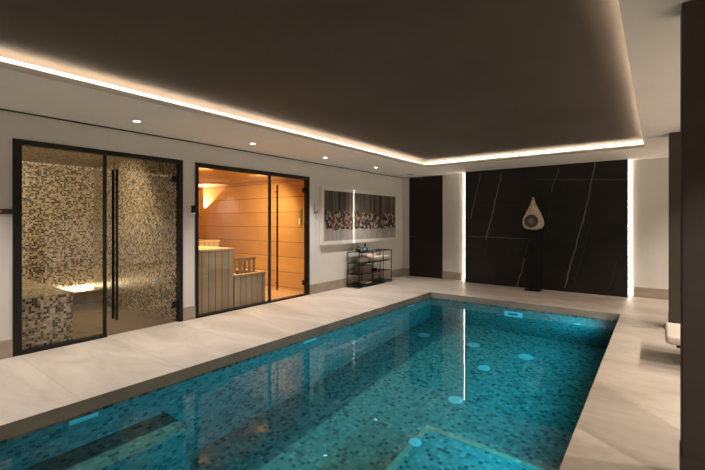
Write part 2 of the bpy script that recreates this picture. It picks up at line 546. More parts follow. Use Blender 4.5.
# ------------------------------------------------------------------ walls
SY0, SY1, SZ = 1.150, 3.015, 2.265        # steam room front opening
NY0, NY1, NZ = 3.205, 5.590, 2.260        # sauna front opening
WT = 0.10
mb = MB()
mb.box(XW - WT, XW, YN, SY0, 0, HC)
mb.box(XW - WT, XW, SY1, NY0, 0, HC)
mb.box(XW - WT, XW, NY1, YB, 0, HC)
mb.box(XW - WT, XW, SY0, SY1, SZ, HC)
mb.box(XW - WT, XW, NY0, NY1, NZ, HC)
struct(mb.build('wall_left', M['wall']), 'off white left wall with openings for steam room and sauna', 'wall')
struct(MB().box(XW - WT, XR, YB, YB + 0.1, 0, HC).build('wall_back', M['wall']), 'off white end wall behind the black marble panel', 'wall')
struct(MB().box(XW - WT, XR, YN - 0.1, YN, 0, HC).build('wall_near', M['wall']), 'off white wall at the near end of the pool room', 'wall')
struct(MB().box(XR, XR + 0.1, YN - 0.1, YB + 0.1, 0, HC).build('wall_right', M['wall']), 'off white far right wall beyond the pillars', 'wall')
SH, SD = 0.185, 0.014
mb = MB()
mb.box(XW, XW + SD, YN, SY0 - 0.002, 0, SH)
mb.box(XW, XW + SD, SY1 + 0.002, NY0 - 0.002, 0, SH)
mb.box(XW, XW + SD, NY1 + 0.002, YB, 0, SH)
struct(mb.build('baseboard_left', M['skirt']), 'beige stone skirting along the left wall', 'skirting')
mb = MB()
mb.box(XW + SD, -5.085, YB - SD, YB, 0, SH)
mb.box(-4.185, -3.70, YB - SD, YB, 0, SH)
mb.box(-0.34, XR, YB - SD, YB, 0, SH)
struct(mb.build('baseboard_back', M['skirt']), 'beige stone skirting along the end wall', 'skirting')
struct(MB().box(XW, XW + 0.012, YN, YB, HC - 0.016, HC - 0.004).build('trim_1', M['gap']), 'thin dark shadow gap where left wall meets the ceiling', 'trim')

# ------------------------------------------------------------------ ceiling with recessed brown field
FZ = 2.602            # top of the recess lip
CZ = 2.685            # underside of brown field
SB = 0.16             # setback of the cove behind the lip
mb = MB()
L = 0.018
mb.box(XW - WT, OX0 - L, YN, YB + 0.1, HC, HC + 0.022)
mb.box(OX1 + L, XR, YN, YB + 0.1, HC, HC + 0.022)
mb.box(OX0 - L, OX1 + L, OY1 + L, YB + 0.1, HC, HC + 0.022)
mb.box(OX0 - L, OX1 + L, YN, OY0 - L, HC, HC + 0.022)
# upstand (lip) round the opening
mb.box(OX0 - L, OX0, OY0 - L, OY1 + L, HC, FZ)
mb.box(OX1, OX1 + L, OY0 - L, OY1 + L, HC, FZ)
mb.box(OX0, OX1, OY1, OY1 + L, HC, FZ)
mb.box(OX0, OX1, OY0 - L, OY0, HC, FZ)
# back of the cove
mb.box(OX0 - SB - 0.05, OX0 - SB, OY0 - SB, OY1 + SB, HC + 0.022, CZ + 0.05)
mb.box(OX1 + SB, OX1 + SB + 0.05, OY0 - SB, OY1 + SB, HC + 0.022, CZ + 0.05)
mb.box(OX0 - SB, OX1 + SB, OY1 + SB, OY1 + SB + 0.05, HC + 0.022, CZ + 0.05)
mb.box(OX0 - SB, OX1 + SB, OY0 - SB - 0.05, OY0 - SB, HC + 0.022, CZ + 0.05)
struct(mb.build('ceiling', M['ceil']), 'off white lowered ceiling border with a light cove', 'ceiling')
struct(MB().box(OX0 - SB, OX1 + SB, OY0 - SB, OY1 + SB, CZ, CZ + 0.05).build('ceiling_inset', M['brown']), 'large dark brown recessed ceiling field above the pool', 'ceiling')

def cove(label, x0, x1, y0, y1):
    o = MB().box(x0, x1, y0, y1, HC + 0.023, HC + 0.037).build('cove_light_strip', M['cove'])
    tag(o, label, 'light strip', 'light strips in the ceiling cove')
c0, c1 = 0.040, 0.062
cove('warm light strip in the cove on the steam room side of the ceiling', OX0 - c1, OX0 - c0, OY0, OY1)
cove('warm light strip in the cove on the pillar side of the ceiling', OX1 + c0, OX1 + c1, OY0, OY1)
cove('warm light strip in the cove nearest the black marble panel', OX0, OX1, OY1 + c0, OY1 + c1)
cove('warm light strip in the cove at the near end of the pool', OX0, OX1, OY0 - c1, OY0 - c0)

# ------------------------------------------------------------------ pillars on the right
for nm, x0, x1, y0, y1, lab in (('column_near', 0.104, 0.62, 2.72, 2.90, 'dark brown square pillar nearest on the right edge'),
                                ('column_far', 0.125, 0.62, 6.60, 6.90, 'dark brown square pillar farther back beside the pool')):
    r = thing(nm, lab, 'pillar', ((x0 + x1) / 2, (y0 + y1) / 2, 0), kind='structure')
    cx, cy = (x0 + x1) / 2, (y0 + y1) / 2
    MB().box(x0 - cx, x1 - cx, y0 - cy, y1 - cy, 0, HC, 0.004, 1).build('shaft', M['pillar'], r)
    s = 0.004
    mb = MB()
    mb.box(x0 - cx - s, x1 - cx + s, y0 - cy - s, y1 - cy + s, 0, 0.17)
    mb.build('plinth', M['pillar'], r)

# ------------------------------------------------------------------ black marble feature panel
PLX0, PLX1, PLY = -3.547, -0.426, 8.94
r = thing('marble_panel', 'large black marble wall panel with fine pale veins', 'wall panel', ((PLX0 + PLX1) / 2, YB, 0))
o = MB().box(PLX0, PLX1, PLY, YB - 0.001, 0.0, HC).build('slab', M['marble'], r)
o.location = (-(PLX0 + PLX1) / 2, -YB, 0)
for side, x0, x1 in (('left', PLX0 - 0.078, PLX0 - 0.062), ('right', PLX1 + 0.003, PLX1 + 0.019)):
    o = MB().box(x0, x1, YB - 0.022, YB - 0.001, 0.0, HC).build('wall_light_strip', M['halo'])
    tag(o, 'vertical white light strip between dark door and black marble panel' if side == 'left' else
        'vertical white light strip at pillar end of black marble panel', 'light strip', 'light strips beside the marble panel')

# ------------------------------------------------------------------ dark flush door in the end wall
DX0, DX1, DZ = -5.075, -4.195, 2.51
r = thing('door_1', 'tall dark brown flush door in the end wall corner', 'door', ((DX0 + DX1) / 2, YB, 0), kind='structure')
o = MB().box(DX0, DX1, YB - 0.012, YB - 0.001, 0.004, DZ).build('door_leaf', M['door_wood'], r); o.location = (-(DX0 + DX1) / 2, -YB, 0)
f = MB()
f.box(DX0 - 0.022, DX0 - 0.002, YB - 0.02, YB - 0.001, 0, DZ + 0.02)
f.box(DX1 + 0.002, DX1 + 0.014, YB - 0.016, YB - 0.001, 0, DZ + 0.02)
f.box(DX0 - 0.002, DX1 + 0.002, YB - 0.02, YB - 0.001, DZ + 0.002, DZ + 0.02)
o = f.build('door_frame', M['black_metal'], r); o.location = (-(DX0 + DX1) / 2, -YB, 0)
h = MB()
h.tube((DX0 + 0.055, YB - 0.012, 1.02), (DX0 + 0.055, YB - 0.055, 1.02), 0.010)
h.tube((DX0 + 0.055, YB - 0.055, 1.02), (DX0 + 0.165, YB - 0.055, 1.02), 0.009)
h.tube((DX0 + 0.055, YB - 0.012, 1.02), (DX0 + 0.055, YB - 0.020, 1.02), 0.025)
o = h.build('door_handle', M['seal'], r, True); o.location = (-(DX0 + DX1) / 2, -YB, 0)

# ------------------------------------------------------------------ steam room
XB = -8.30            # back face of both cabins
SRY0, SRY1, SRZ = 0.55, 2.975, 2.40
XC = XW - WT - 0.001
struct(MB().box(XB - 0.08, XB, SRY0, SRY1, 0, SRZ).build('wall_steam_back', M['steam_tile']), 'brown and beige mosaic back wall of the steam room', 'wall')
struct(MB().box(XB, XC, SRY1, SRY1 + 0.08, 0, SRZ).build('wall_steam_far', M['steam_tile']), 'brown and beige mosaic side wall behind the steam room door', 'wall')
struct(MB().box(XB, XC, SRY0 - 0.08, SRY0, 0, SRZ).build('wall_steam_near', M['steam_tile']), 'brown and beige mosaic side wall behind the steam bench', 'wall')
struct(MB().box(XB, XC, SRY0, SRY1, SRZ, SRZ + 0.08).build('ceiling_steam_room', M['steam_tile']), 'brown and beige mosaic ceiling of the steam room', 'ceiling')
struct(MB().box(XB, XW - 0.05, SRY0, SRY1, -0.06, 0.001).build('floor_steam_room', M['steam_floor']), 'grey brown tiled floor inside the steam room', 'floor')
# mosaic bench, one rounded corner at the front
def bench_block():
    m = MB()
    x0, x1, y0, y1, h, rad = XB + 0.002, -5.44, SRY0 + 0.002, 1.755, 0.565, 0.10
    pts = [(x0, y0), (x1, y0)]
    for i in range(7):
        a = PI / 2 * i / 6
        pts.append((x1 - rad + rad * math.cos(a), y1 - rad + rad * math.sin(a)))
    pts.append((x0, y1))
    bot = [m.bm.verts.new((x, y, 0.001)) for x, y in pts]
    top = [m.bm.verts.new((x, y, h)) for x, y in pts]
    n = len(pts)
    m.bm.faces.new(top); m.bm.faces.new(bot[::-1])
    for i in range(n):
        j = (i + 1) % n
        m.bm.faces.new((bot[i], bot[j], top[j], top[i]))
    return m
tag(bench_block().build('steam_bench', M['steam_tile']), 'grey and black mosaic bench block behind the steam room glass', 'bench')
r = thing('steam_shelf', 'low tiled seat against the steam room back wall', 'bench', (XB, 2.3, 0))
o = MB().box(0.002, 0.50, -0.53, 0.66, 0.001, 0.20).build('seat_block', M['steam_floor'], r)
tag(MB().box(XB + 0.004, XB + 0.03, 1.78, SRY1 - 0.02, 0.205, 0.235).build('bench_light_strip', M['steam_led_low']),
    'warm light strip glowing low on the steam room back wall', 'light strip')

def slab(m, x0, x1, y0, y1, z0, z1): m.box(x0, x1, y0, y1, z0, z1); return m
GX0, GX1 = XW - 0.045, XW - 0.037       # glass
FX0, FX1 = XW - 0.075, XW + 0.012       # frame depth
def pull_handle(parent, y, z0, z1, inner=True):
    h = MB()
    h.tube((GX1 + 0.05, y, z0), (GX1 + 0.05, y, z1), 0.016, 14)
    for z in (z0 + 0.12, z1 - 0.12):
        h.tube((GX1, y, z), (GX1 + 0.05, y, z), 0.010, 10)
    h.build('door_handle', M['black_metal'], parent, True)
    if inner:
        h = MB().tube((GX0 - 0.05, y, z0), (GX0 - 0.05, y, z1), 0.016, 14)
        for z in (z0 + 0.12, z1 - 0.12):
            h.tube((GX0 - 0.05, y, z), (GX0, y, z), 0.010, 10)
        h.build('door_handle', M['black_metal'], parent, True)
def hinge(parent, y0, y1, z):
    h = MB().box(GX1, GX1 + 0.014, y0, y1, z - 0.045, z + 0.045, 0.003, 1).box(GX0 - 0.014, GX0, y0, y1, z - 0.045, z + 0.045, 0.003, 1)
    h.build('hinge', M['black_metal'], parent)

MY = 2.040
w = thing('window_1', 'black framed fixed glass pane at the front of the steam room', 'glass front', (0, 0, 0), kind='structure')
f = MB()
f.box(FX0, FX1, SY0, SY0 + 0.075, 0, SZ)
f.box(FX0, FX1, SY1 - 0.05, SY1, 0, SZ)
f.box(FX0, FX1, SY0 + 0.075, SY1 - 0.05, SZ - 0.055, SZ)
f.box(FX0, FX1, SY0 + 0.075, MY, 0.0, 0.032)
f.build('frame', M['black_metal'], w)
MB().box(GX0, GX1, SY0 + 0.07, MY - 0.002, 0.025, SZ - 0.05).build('pane', M['glass_smoke'], w)
MB().box(FX0 + 0.02, FX1 - 0.025, MY - 0.022, MY + 0.006, 0.0, SZ - 0.055).build('mullion', M['black_metal'], w)
d = thing('door_2', 'clear glass door of the steam room with two black bars', 'door', (0, 0, 0), kind='structure')
MB().box(GX0, GX1, MY + 0.012, SY1 - 0.055, 0.012, SZ - 0.06).build('pane', M['glass_smoke'], d)
pull_handle(d, 2.15, 0.19, 2.05)
hinge(d, SY1 - 0.13, SY1 - 0.045, 2.00)
hinge(d, SY1 - 0.13, SY1 - 0.045, 0.24)

# ------------------------------------------------------------------ sauna
XN = -9.30
NRY0, NRY1, NRZ = 3.12, 5.73, 2.276
struct(MB().box(XN, XC, NRY1, NRY1 + 0.06, 0, NRZ).build('wall_sauna_far', M['sauna_wall']), 'orange lit wooden cladding on the sauna side wall behind its door', 'wall')
struct(MB().box(XN, XC, NRY0 - 0.06, NRY0, 0, NRZ).build('wall_sauna_near', M['sauna_wall']), 'wooden cladding on the sauna side wall beside the steam room', 'wall')
struct(MB().box(XN - 0.06, XN, NRY0 - 0.06, NRY1 + 0.06, 0, NRZ).build('wall_sauna_back', M['sauna_wall_y']), 'orange lit wooden cladding on the sauna back wall', 'wall')
struct(MB().box(XN - 0.06, XW - WT - 0.001, NRY0 - 0.06, NRY1 + 0.06, NRZ, NRZ + 0.06).build('ceiling_sauna', M['sauna_ceil']), 'wooden board ceiling inside the sauna', 'ceiling')
struct(MB().box(XN, XW - 0.05, NRY0, NRY1, -0.06, 0.002).build('floor_sauna', M['sauna_floor']), 'wooden board floor inside the sauna', 'floor')

def bench(name, label, x0, x1, y0, y1, h):
    r = thing(name, label, 'sauna bench', ((x0 + x1) / 2, (y0 + y1) / 2, 0.003))
    cx, cy = (x0 + x1) / 2, (y0 + y1) / 2
    o = MB().box(x0, x1, y0, y1, 0.003, h - 0.035).build('slat_front', M['slat'], r); o.location = (-cx, -cy, -0.003)
    o = MB().box(x0 - 0.0, x1 + 0.012, y0, y1 + 0.012, h - 0.034, h, 0.004, 1).build('seat_top', M['bench_top'], r); o.location = (-cx, -cy, -0.003)
    return r
bench('sauna_bench', 'tall vertical slatted bench box behind the sauna glass', -6.9, -5.45, 3.285, 3.955, 0.975)
o = bench('sauna_bench', 'upper wooden bench deep inside the sauna behind the tall slatted box', XN + 0.01, -7.60, 3.285, 5.165, 1.0)
# lower box that carries the heater, open well in its top
hx0, hx1, hy0, hy1, hh = -6.15, -5.45, 3.972, 4.62, 0.535
r = thing('sauna_heater', 'low slatted sauna heater box with wooden guard rail and dark stones', 'sauna heater', (-5.80, 4.28, 0.003))
cx, cy = -5.80, 4.28
k = MB()
k.box(hx1 - 0.03, hx1, hy0, hy1, 0.003, hh - 0.03); k.box(hx0, hx0 + 0.03, hy0, hy1, 0.003, hh - 0.03)
k.box(hx0 + 0.03, hx1 - 0.03, hy0, hy0 + 0.03, 0.003, hh - 0.03); k.box(hx0 + 0.03, hx1 - 0.03, hy1 - 0.03, hy1, 0.003, hh - 0.03)
o = k.build('slat_front', M['slat'], r); o.location = (-cx, -cy, -0.003)
k = MB()
k.box(hx1 - 0.05, hx1 + 0.012, hy0, hy1 + 0.012, hh - 0.029, hh, 0.003, 1); k.box(hx0, hx0 + 0.06, hy0, hy1 + 0.012, hh - 0.029, hh, 0.003, 1)
k.box(hx0 + 0.06, hx1 - 0.05, hy0, hy0 + 0.12, hh - 0.029, hh, 0.003, 1); k.box(hx0 + 0.06, hx1 - 0.05, hy1 - 0.06, hy1 + 0.012, hh - 0.029, hh, 0.003, 1)
o = k.build('top_rim', M['bench_top'], r); o.location = (-cx, -cy, -0.003)

MB().box(-0.18, 0.14, -0.15, 0.22, 0.0, 0.44, 0.01, 1).build('casing', M['black_metal'], r)
stn = MB()
rnd = random.Random(3)
for i in range(34):
    stn.ball((rnd.uniform(-0.15, 0.11), rnd.uniform(-0.12, 0.19), 0.45 + rnd.uniform(0, 0.05)), rnd.uniform(0.028, 0.045), 1, (1, rnd.uniform(.7, 1.2), rnd.uniform(.6, .9)))
o = stn.build('stones', M['dark_stone'], r); o['kind'] = 'stuff'
g = MB()
for i in range(5):
    yy = -0.165 + i * 0.10
    g.box(0.165, 0.19, yy - 0.020, yy + 0.020, 0.40, 0.80 - 0.012 * i)
g.box(0.16, 0.195, -0.20, 0.27, 0.745, 0.785)
g.box(0.16, 0.195, -0.20, 0.27, 0.40, 0.44)
for yy in (-0.19, 0.255):
    g.box(-0.22, 0.165, yy - 0.012, yy + 0.012, 0.72, 0.765)
    g.box(-0.22, -0.19, yy - 0.014, yy + 0.014, 0.40, 0.765)
g.build('guard_rail', M['guard_wood'], r)

KY = 4.640
w = thing('window_2', 'black framed fixed glass pane at the front of the sauna', 'glass front', (0, 0, 0), kind='structure')
f = MB()
f.box(FX0, FX1, NY0, NY0 + 0.052, 0, NZ)
f.box(FX0, FX1, NY1 - 0.062, NY1, 0, NZ)
f.box(FX0, FX1, NY0 + 0.052, NY1 - 0.062, NZ - 0.062, NZ)
f.box(FX0, FX1, NY0 + 0.052, NY1 - 0.062, 0.0, 0.026)
f.build('frame', M['black_metal'], w)
MB().box(GX0, GX1, NY0 + 0.048, KY - 0.03, 0.022, NZ - 0.058).build('pane', M['glass_clear'], w)
MB().box(FX0 + 0.02, FX1 - 0.025, KY - 0.028, KY + 0.004, 0.026, NZ - 0.062).build('mullion', M['seal'], w)
d = thing('door_3', 'clear glass door of the sauna with long black pull bar', 'door', (0, 0, 0), kind='structure')
MB().box(GX0, GX1, KY + 0.022, NY1 - 0.068, 0.030, NZ - 0.066).build('pane', M['glass_clear'], d)
MB().box(GX0 - 0.006, GX1 + 0.006, KY + 0.008, KY + 0.022, 0.030, NZ - 0.066).build('edge_rail', M['black_metal'], d)
pull_handle(d, 4.765, 0.20, 2.045, False)
hinge(d, NY1 - 0.14, NY1 - 0.058, 2.00)
hinge(d, NY1 - 0.14, NY1 - 0.058, 0.24)

# sauna fittings
r = thing('sauna_thermometer', 'slim metal thermometer on the sauna wall behind its door', 'thermometer', (-5.66, NRY1, 1.49))
MB().box(-0.028, 0.028, -0.022, -0.001, -0.16, 0.17, 0.006, 2).build('backplate', M['chrome'], r)
MB().box(-0.040, 0.006, -0.040, -0.022, -0.15, -0.02, 0.008, 2).build('dial', M['white_plastic'], r)
def lamp(name, typ, loc, energy, color, parent=None, size=0.1, spot=None, blend=0.5, target=None, sx=None, sy=None):
    ld = bpy.data.lights.new(name, typ)
    ld.energy = energy; ld.color = color
    if typ == 'SPOT':
        ld.spot_size = spot; ld.spot_blend = blend; ld.shadow_soft_size = size
    elif typ == 'AREA':
        ld.shape = 'RECTANGLE'; ld.size = sx; ld.size_y = sy
    else:
        ld.shadow_soft_size = size
    o = bpy.data.objects.new(name, ld)
    COL.objects.link(o)
    o.location = loc
    if target is not None:
        o.rotation_euler = (Vector(target) - Vector(loc)).to_track_quat('-Z', 'Y').to_euler()
    if parent is not None:
        o.parent = parent
    return o
# added lamps, kept out of view above the glass, to brighten the cabins
def cabin_fill(label, x, y, z, watts, color, spot=2.3):
    r = thing('cabin_fill_light', label, 'ceiling light', (x, y, z), group='added unseen fill lamps in the cabin ceilings')
    MB().lathe([(0.03, 0.0), (0.045, 0.0), (0.045, -0.006), (0.030, -0.008)], n=20, loop=True).build('trim_ring', M['chrome'], r, True)
    MB().tube((0, 0, -0.001), (0, 0, -0.005), 0.028, 20).build('lens', M['cabin_fill_lens'], r)
    lamp('bulb', 'SPOT', (0, 0, -0.012), watts, color, r, 0.03, spot, 1.0, target=(-1.0, 0, -1.2))
cabin_fill('added unseen fill lamp inside the sauna door', -5.78, 4.95, NRZ - 0.001, SAUNA_W, (1.0, 0.69, 0.31), 2.7)
cabin_fill('added unseen fill lamp over the tall sauna bench box', -5.78, 3.75, NRZ - 0.001, SAUNA_W * 0.9, (1.0, 0.69, 0.31), 2.7)
cabin_fill('added unseen fill lamp over the steam room door', -6.15, 2.10, SRZ - 0.001, 170.0, (1.0, 0.80, 0.50), 2.9)

r = thing('sauna_uplight', 'small wall lamp throwing light up the sauna back corner', 'lamp', (-9.13, 5.64, 1.52))
MB().lathe([(0.02, 0.0), (0.045, 0.02), (0.05, 0.10), (0.042, 0.105), (0.036, 0.03)], n=18, loop=True).build('shade', M['guard_wood'], r, True)
MB().tube((0, 0, 0.02), (0, 0, 0.034), 0.03, 14).build('lens', M['lens'], r)
lamp('bulb', 'SPOT', (0, 0, 0.11), 170.0, (1.0, 0.84, 0.60), r, 0.008, math.radians(60), 0.15, target=(0.50, 0.03, 1.0))

# ------------------------------------------------------------------ downlights
def downlight(x, y, label, watts, group, color, angle, blend, tilt=0.0):
    r = thing('downlight', label, 'ceiling light', (x, y, HC), group=group)
    MB().lathe([(0.034, -0.0005), (0.050, -0.0005), (0.050, -0.004), (0.036, -0.006)], n=24, loop=True).build('trim_ring', M['white_plastic'], r, True)
    MB().tube((0, 0, -0.0005), (0, 0, -0.004), 0.035, 24).build('lens', M['lens'], r)
    lamp('bulb', 'SPOT', (0, 0, -0.01), watts, color, r, 0.014, math.radians(angle), blend, target=(tilt, 0, -1.0))
G1 = 'recessed spotlights along the left ceiling border'
for y, lab in ((0.50, 'recessed ceiling spotlight over the near deck beside the pool seat ledge'),
               (2.135, 'recessed ceiling spotlight above the steam room front'),
               (3.786, 'recessed ceiling spotlight above the sauna fixed pane'),
               (5.404, 'recessed ceiling spotlight above the sauna door edge'),
               (7.026, 'recessed ceiling spotlight above the framed picture')):
    downlight(-4.74, y, lab, SPOT_W, G1, (1.0, 0.925, 0.86), SPOT_ANGLE, 0.8, 0.20)
G2 = 'recessed spotlights beyond the pillars'
for x, y, lab in ((1.75, 1.6, 'recessed ceiling spotlight to the right of the near pillar'),
               (1.75, 3.6, 'recessed ceiling spotlight just behind the near pillar'),
               (1.75, 5.2, 'recessed ceiling spotlight above the upholstered bench'),
               (1.75, 6.75, 'recessed ceiling spotlight beside the far pillar'),
               (2.15, 8.65, 'recessed ceiling spotlight near the end wall beyond the far pillar')):
    downlight(x, y, lab, SPOT_R_W * (0.7 if y > 8 else 1.0), G2, (1.0, 0.87, 0.74), SPOT_R_ANGLE, 0.3)
r = thing('ceiling_speaker', 'round flush white speaker grille in the ceiling corner by the dark door', 'speaker', (-4.745, 8.51, HC))
MB().lathe([(0.02, -0.0005), (0.115, -0.0005), (0.115, -0.004), (0.105, -0.007), (0.02, -0.007)], n=32, loop=True).build('rim', M['white_plastic'], r, True)
MB().tube((0, 0, -0.007), (0, 0, -0.0085), 0.10, 32).build('grille', plain('grille', (0.36, 0.33, 0.30), 0.7), r)

# ------------------------------------------------------------------ pool fittings
CY = (0.02, 0.70, 1.0)
def pool_lamp(y, label):
    r = thing('pool_lamp', label, 'pool light', (PX1, y, -0.36), group='underwater lamps along the pillar side')
    MB().lathe([(0.085, -0.001), (0.085, -0.012), (0.066, -0.016)], n=28, axis='X', loop=True).build('bezel', M['white_plastic'], r, True)
    MB().tube((-0.0165, 0, 0), (-0.022, 0, 0), 0.062, 28).build('lens', M['pool_lens'], r)
    lamp('bulb', 'SPOT', (-0.03, 0, 0), POOL_W * (0.6 if y < 2 else 1.05), CY, r, 0.05, math.radians(166), 0.6, target=(-1.4, 0, 0.0))
for y, lab in ((1.85, 'blue underwater lamp on the pool wall at the near step'),
               (3.45, 'blue underwater lamp on the pool wall beside the near pillar'),
               (5.00, 'blue underwater lamp on the pool wall beside the upholstered bench'),
               (6.52, 'blue underwater lamp on the pool wall closest to the end wall')):
    pool_lamp(y, lab)
def inlet(y, w, label):
    r = thing('wall_inlet', label, 'pool fitting', (PX0, y, -0.172), group='slot inlets under the left coping')
    MB().box(0.001, 0.014, -w / 2, w / 2, -0.040, 0.042, 0.005, 2).build('faceplate', M['white_plastic'], r)
    MB().box(0.014, 0.016, -w / 2 + 0.02, w / 2 - 0.02, -0.018, -0.006).build('slot', plain('slot_blue', (0.2, 0.5, 0.6), 0.5), r)
inlet(1.21, 0.20, 'cyan slot inlet at the waterline below the steam room')
inlet(3.77, 0.24, 'cyan slot inlet at the waterline below the sauna bench')
inlet(6.44, 0.24, 'cyan slot inlet at the waterline nearest the end wall')
def jet(x, y, z, rad, label):
    r = thing('floor_jet', label, 'pool fitting', (x, y, z), group='round white jets in the pool floor')
    MB().lathe([(rad, 0.001), (rad, 0.010), (rad * 0.82, 0.016), (rad * 0.45, 0.014)], n=28).build('cover', M['jet_plastic'], r, True)
    MB().tube((0, 0, 0.0145), (0, 0, 0.019), rad * 0.22, 16).build('nozzle', plain('nozzle_grey', (0.45, 0.55, 0.57), 0.4), r)
jet(-3.22, 6.27, ZF, 0.105, 'round white floor jet in the far corner below the dark door')
jet(-2.36, 6.31, ZF, 0.10, 'round white floor jet in line with the left light strip reflection')
jet(-1.55, 6.28, ZF, 0.105, 'round white floor jet below the carved drop sculpture')
jet(-1.935, 5.58, ZF, 0.085, 'small round white floor jet in front of the far row')
jet(-1.935, 4.58, ZF, 0.085, 'round white floor jet at the middle of the pool')
jet(-1.773, 3.273, ZS + 0.004, 0.06, 'round white jet on the corner of the square step')
r = thing('skimmer', 'white rectangular skimmer plate below the waterline of the end pool wall', 'pool fitting', (-1.995, PY1, -0.53))
k = MB()
k.box(-0.15, 0.15, -0.014, -0.001, 0.06, 0.18); k.box(-0.15, 0.15, -0.014, -0.001, -0.18, -0.06)
k.box(-0.15, -0.085, -0.014, -0.001, -0.06, 0.06); k.box(0.075, 0.15, -0.014, -0.001, -0.06, 0.06)
k.build('faceplate', M['white_plastic'], r)
MB().box(-0.085, 0.075, -0.006, -0.001, -0.06, 0.06).build('throat', M['black_metal'], r)
r = thing('return_nozzle', 'small oval return nozzle on the end pool wall right of the skimmer', 'pool fitting', (-1.02, PY1, -0.58))
MB().lathe([(0.055, -0.001), (0.055, -0.008), (0.03, -0.014)], n=20, axis='Y').build('ring', M['jet_plastic'], r, True)

# ------------------------------------------------------------------ framed picture
py0, py1, pz0, pz1 = 5.885, 8.760, 0.935, 2.105
r = thing('framed_picture', 'wide white framed picture of a blurry crowd before drapes', 'picture', (XW, (py0 + py1) / 2, (pz0 + pz1) / 2))
off = (-XW, -(py0 + py1) / 2, -(pz0 + pz1) / 2)
fw = 0.075
k = MB()
k.box(XW + 0.004, XW + 0.055, py0, py1, pz1 - fw, pz1); k.box(XW + 0.004, XW + 0.055, py0, py1, pz0, pz0 + fw)
k.box(XW + 0.004, XW + 0.055, py0, py0 + fw, pz0 + fw, pz1 - fw); k.box(XW + 0.004, XW + 0.055, py1 - fw, py1, pz0 + fw, pz1 - fw)
fm = M['frame_white'].copy(); fm.name = 'gloss_frame'
for n_ in fm.node_tree.nodes:
    if n_.type == 'BSDF_PRINCIPLED':
        n_.inputs['Coat Weight'].default_value = 1.0; n_.inputs['Coat Roughness'].default_value = 0.03
o = k.build('frame', fm, r); o.location = off
o = MB().box(XW + 0.004, XW + 0.046, py0 + fw, py1 - fw, pz0 + fw, pz1 - fw).build('print', M['print'], r); o.location = off

# ------------------------------------------------------------------ wall fittings
r = thing('coat_hook', 'small dark wavy wall hook between sauna and picture', 'hook', (XW, 5.735, 1.65))
k = MB()
k.box(0.001, 0.010, -0.014, 0.014, -0.09, 0.10, 0.003, 1)
k.build('backplate', M['chrome'], r)
k = MB()
prev = None
for i in range(9):
    a = -PI / 2 + PI * 1.25 * i / 8
    q = (0.010 + 0.035 + 0.032 * math.sin(a), 0.0, -0.055 - 0.03 * math.cos(a))
    if prev: k.tube(prev, q, 0.007, 8)
    prev = q
k.build('prong', M['black_metal'], r, True)
r = thing('control_panel', 'slim black touch panel with red display left of steam room', 'control panel', (XW, 1.04, 1.505))
MB().box(0.001, 0.016, -0.115, 0.105, -0.027, 0.027, 0.004, 1).build('housing', M['black_gloss'], r)
MB().box(0.016, 0.0166, 0.010, 0.022, -0.006, 0.006).build('indicator', M['red_led'], r)
MB().box(0.016, 0.0166, -0.045, -0.005, -0.020, -0.010).build('display', M['red_led'], r)
r = thing('wall_sensor', 'small black box with white base beside the sauna frame', 'sensor', (XW, 3.165, 1.575))
MB().box(0.001, 0.016, -0.04, 0.035, -0.07, 0.06, 0.004, 1).build('base', M['white_plastic'], r)
MB().box(0.016, 0.040, -0.034, 0.030, -0.045, 0.058, 0.005, 1).build('cover', M['black_metal'], r)

# ------------------------------------------------------------------ metal rack with towels
r = thing('metal_rack', 'black metal shelf rack under the framed picture', 'shelf rack', (XW, 6.73, 0))
RX0, RX1, RL, RH = 0.042, 0.350, 1.27, 0.745
def post(x, y, z0, z1):
    MB().box(x - 0.007, x + 0.007, y - 0.007, y + 0.007, z0, z1).build('post', M['black_metal'], r)
def shelf(y0, y1, z):
    MB().box(RX0 - 0.009, RX1 + 0.009, y0, y1, z - 0.008, z).build('shelf', M['black_metal'], r)
for x in (RX0, RX1):
    for y in (0.0, 0.52, 0.92, RL):
        post(x, y, 0, RH)
shelf(0.0, RL, 0.055); shelf(0.0, RL, 0.282); shelf(0.0, RL, 0.51)
shelf(0.10, 0.52, RH + 0.006)
k = MB()
for x in (RX0, RX1):
    k.box(x - 0.009, x + 0.009, 0.0, RL + 0.009, RH - 0.012, RH + 0.006)
k.box(RX0, RX1, RL - 0.009, RL + 0.009, RH - 0.012, RH + 0.006)
k.box(RX0, RX1, 0.92 - 0.008, 0.92 + 0.008, RH - 0.012, RH + 0.006)
k.build('top_rail', M['black_metal'], r)
RXc = XW
def rolled(label, y0, y1, x, z, rad, mat, dx=0.0):
    o = thing('rolled_towel', label, 'towel', (x, (y0 + y1) / 2, z), group='rolled towels on the rack')
    hl = (y1 - y0) / 2
    k = MB()
    # spiral sheet extruded along the roll
    n = 64
    pts_in, pts_out = [], []
    th = rad * 0.20
    for i in range(n + 1):
        a = 2 * PI * 2.25 * i / n
        rr = rad * (0.22 + 0.78 * i / n)
        pts_out.append((rr * math.cos(a), rr * math.sin(a)))
        pts_in.append(((rr - th) * math.cos(a), (rr - th) * math.sin(a)))
    loop = pts_out + pts_in[::-1]
    A = [k.bm.verts.new((px, -hl, pz + rad)) for px, pz in loop]
    B_ = [k.bm.verts.new((px + dx, hl, pz + rad)) for px, pz in loop]
    m = len(loop)
    for i in range(m):
        j = (i + 1) % m
        k.bm.faces.new((A[i], A[j], B_[j], B_[i]))
    for i in range(n):
        k.bm.faces.new((A[i], A[i + 1], A[m - 2 - i], A[m - 1 - i]))
        k.bm.faces.new((B_[i + 1], B_[i], B_[m - 1 - i], B_[m - 2 - i]))
    k.build('roll', mat, o, True)
    return o
rolled('sand coloured rolled towel lying behind the cream towel on the rack', 7.27, 7.63, RXc + 0.135, 0.511, 0.080, M['towel_pink'])
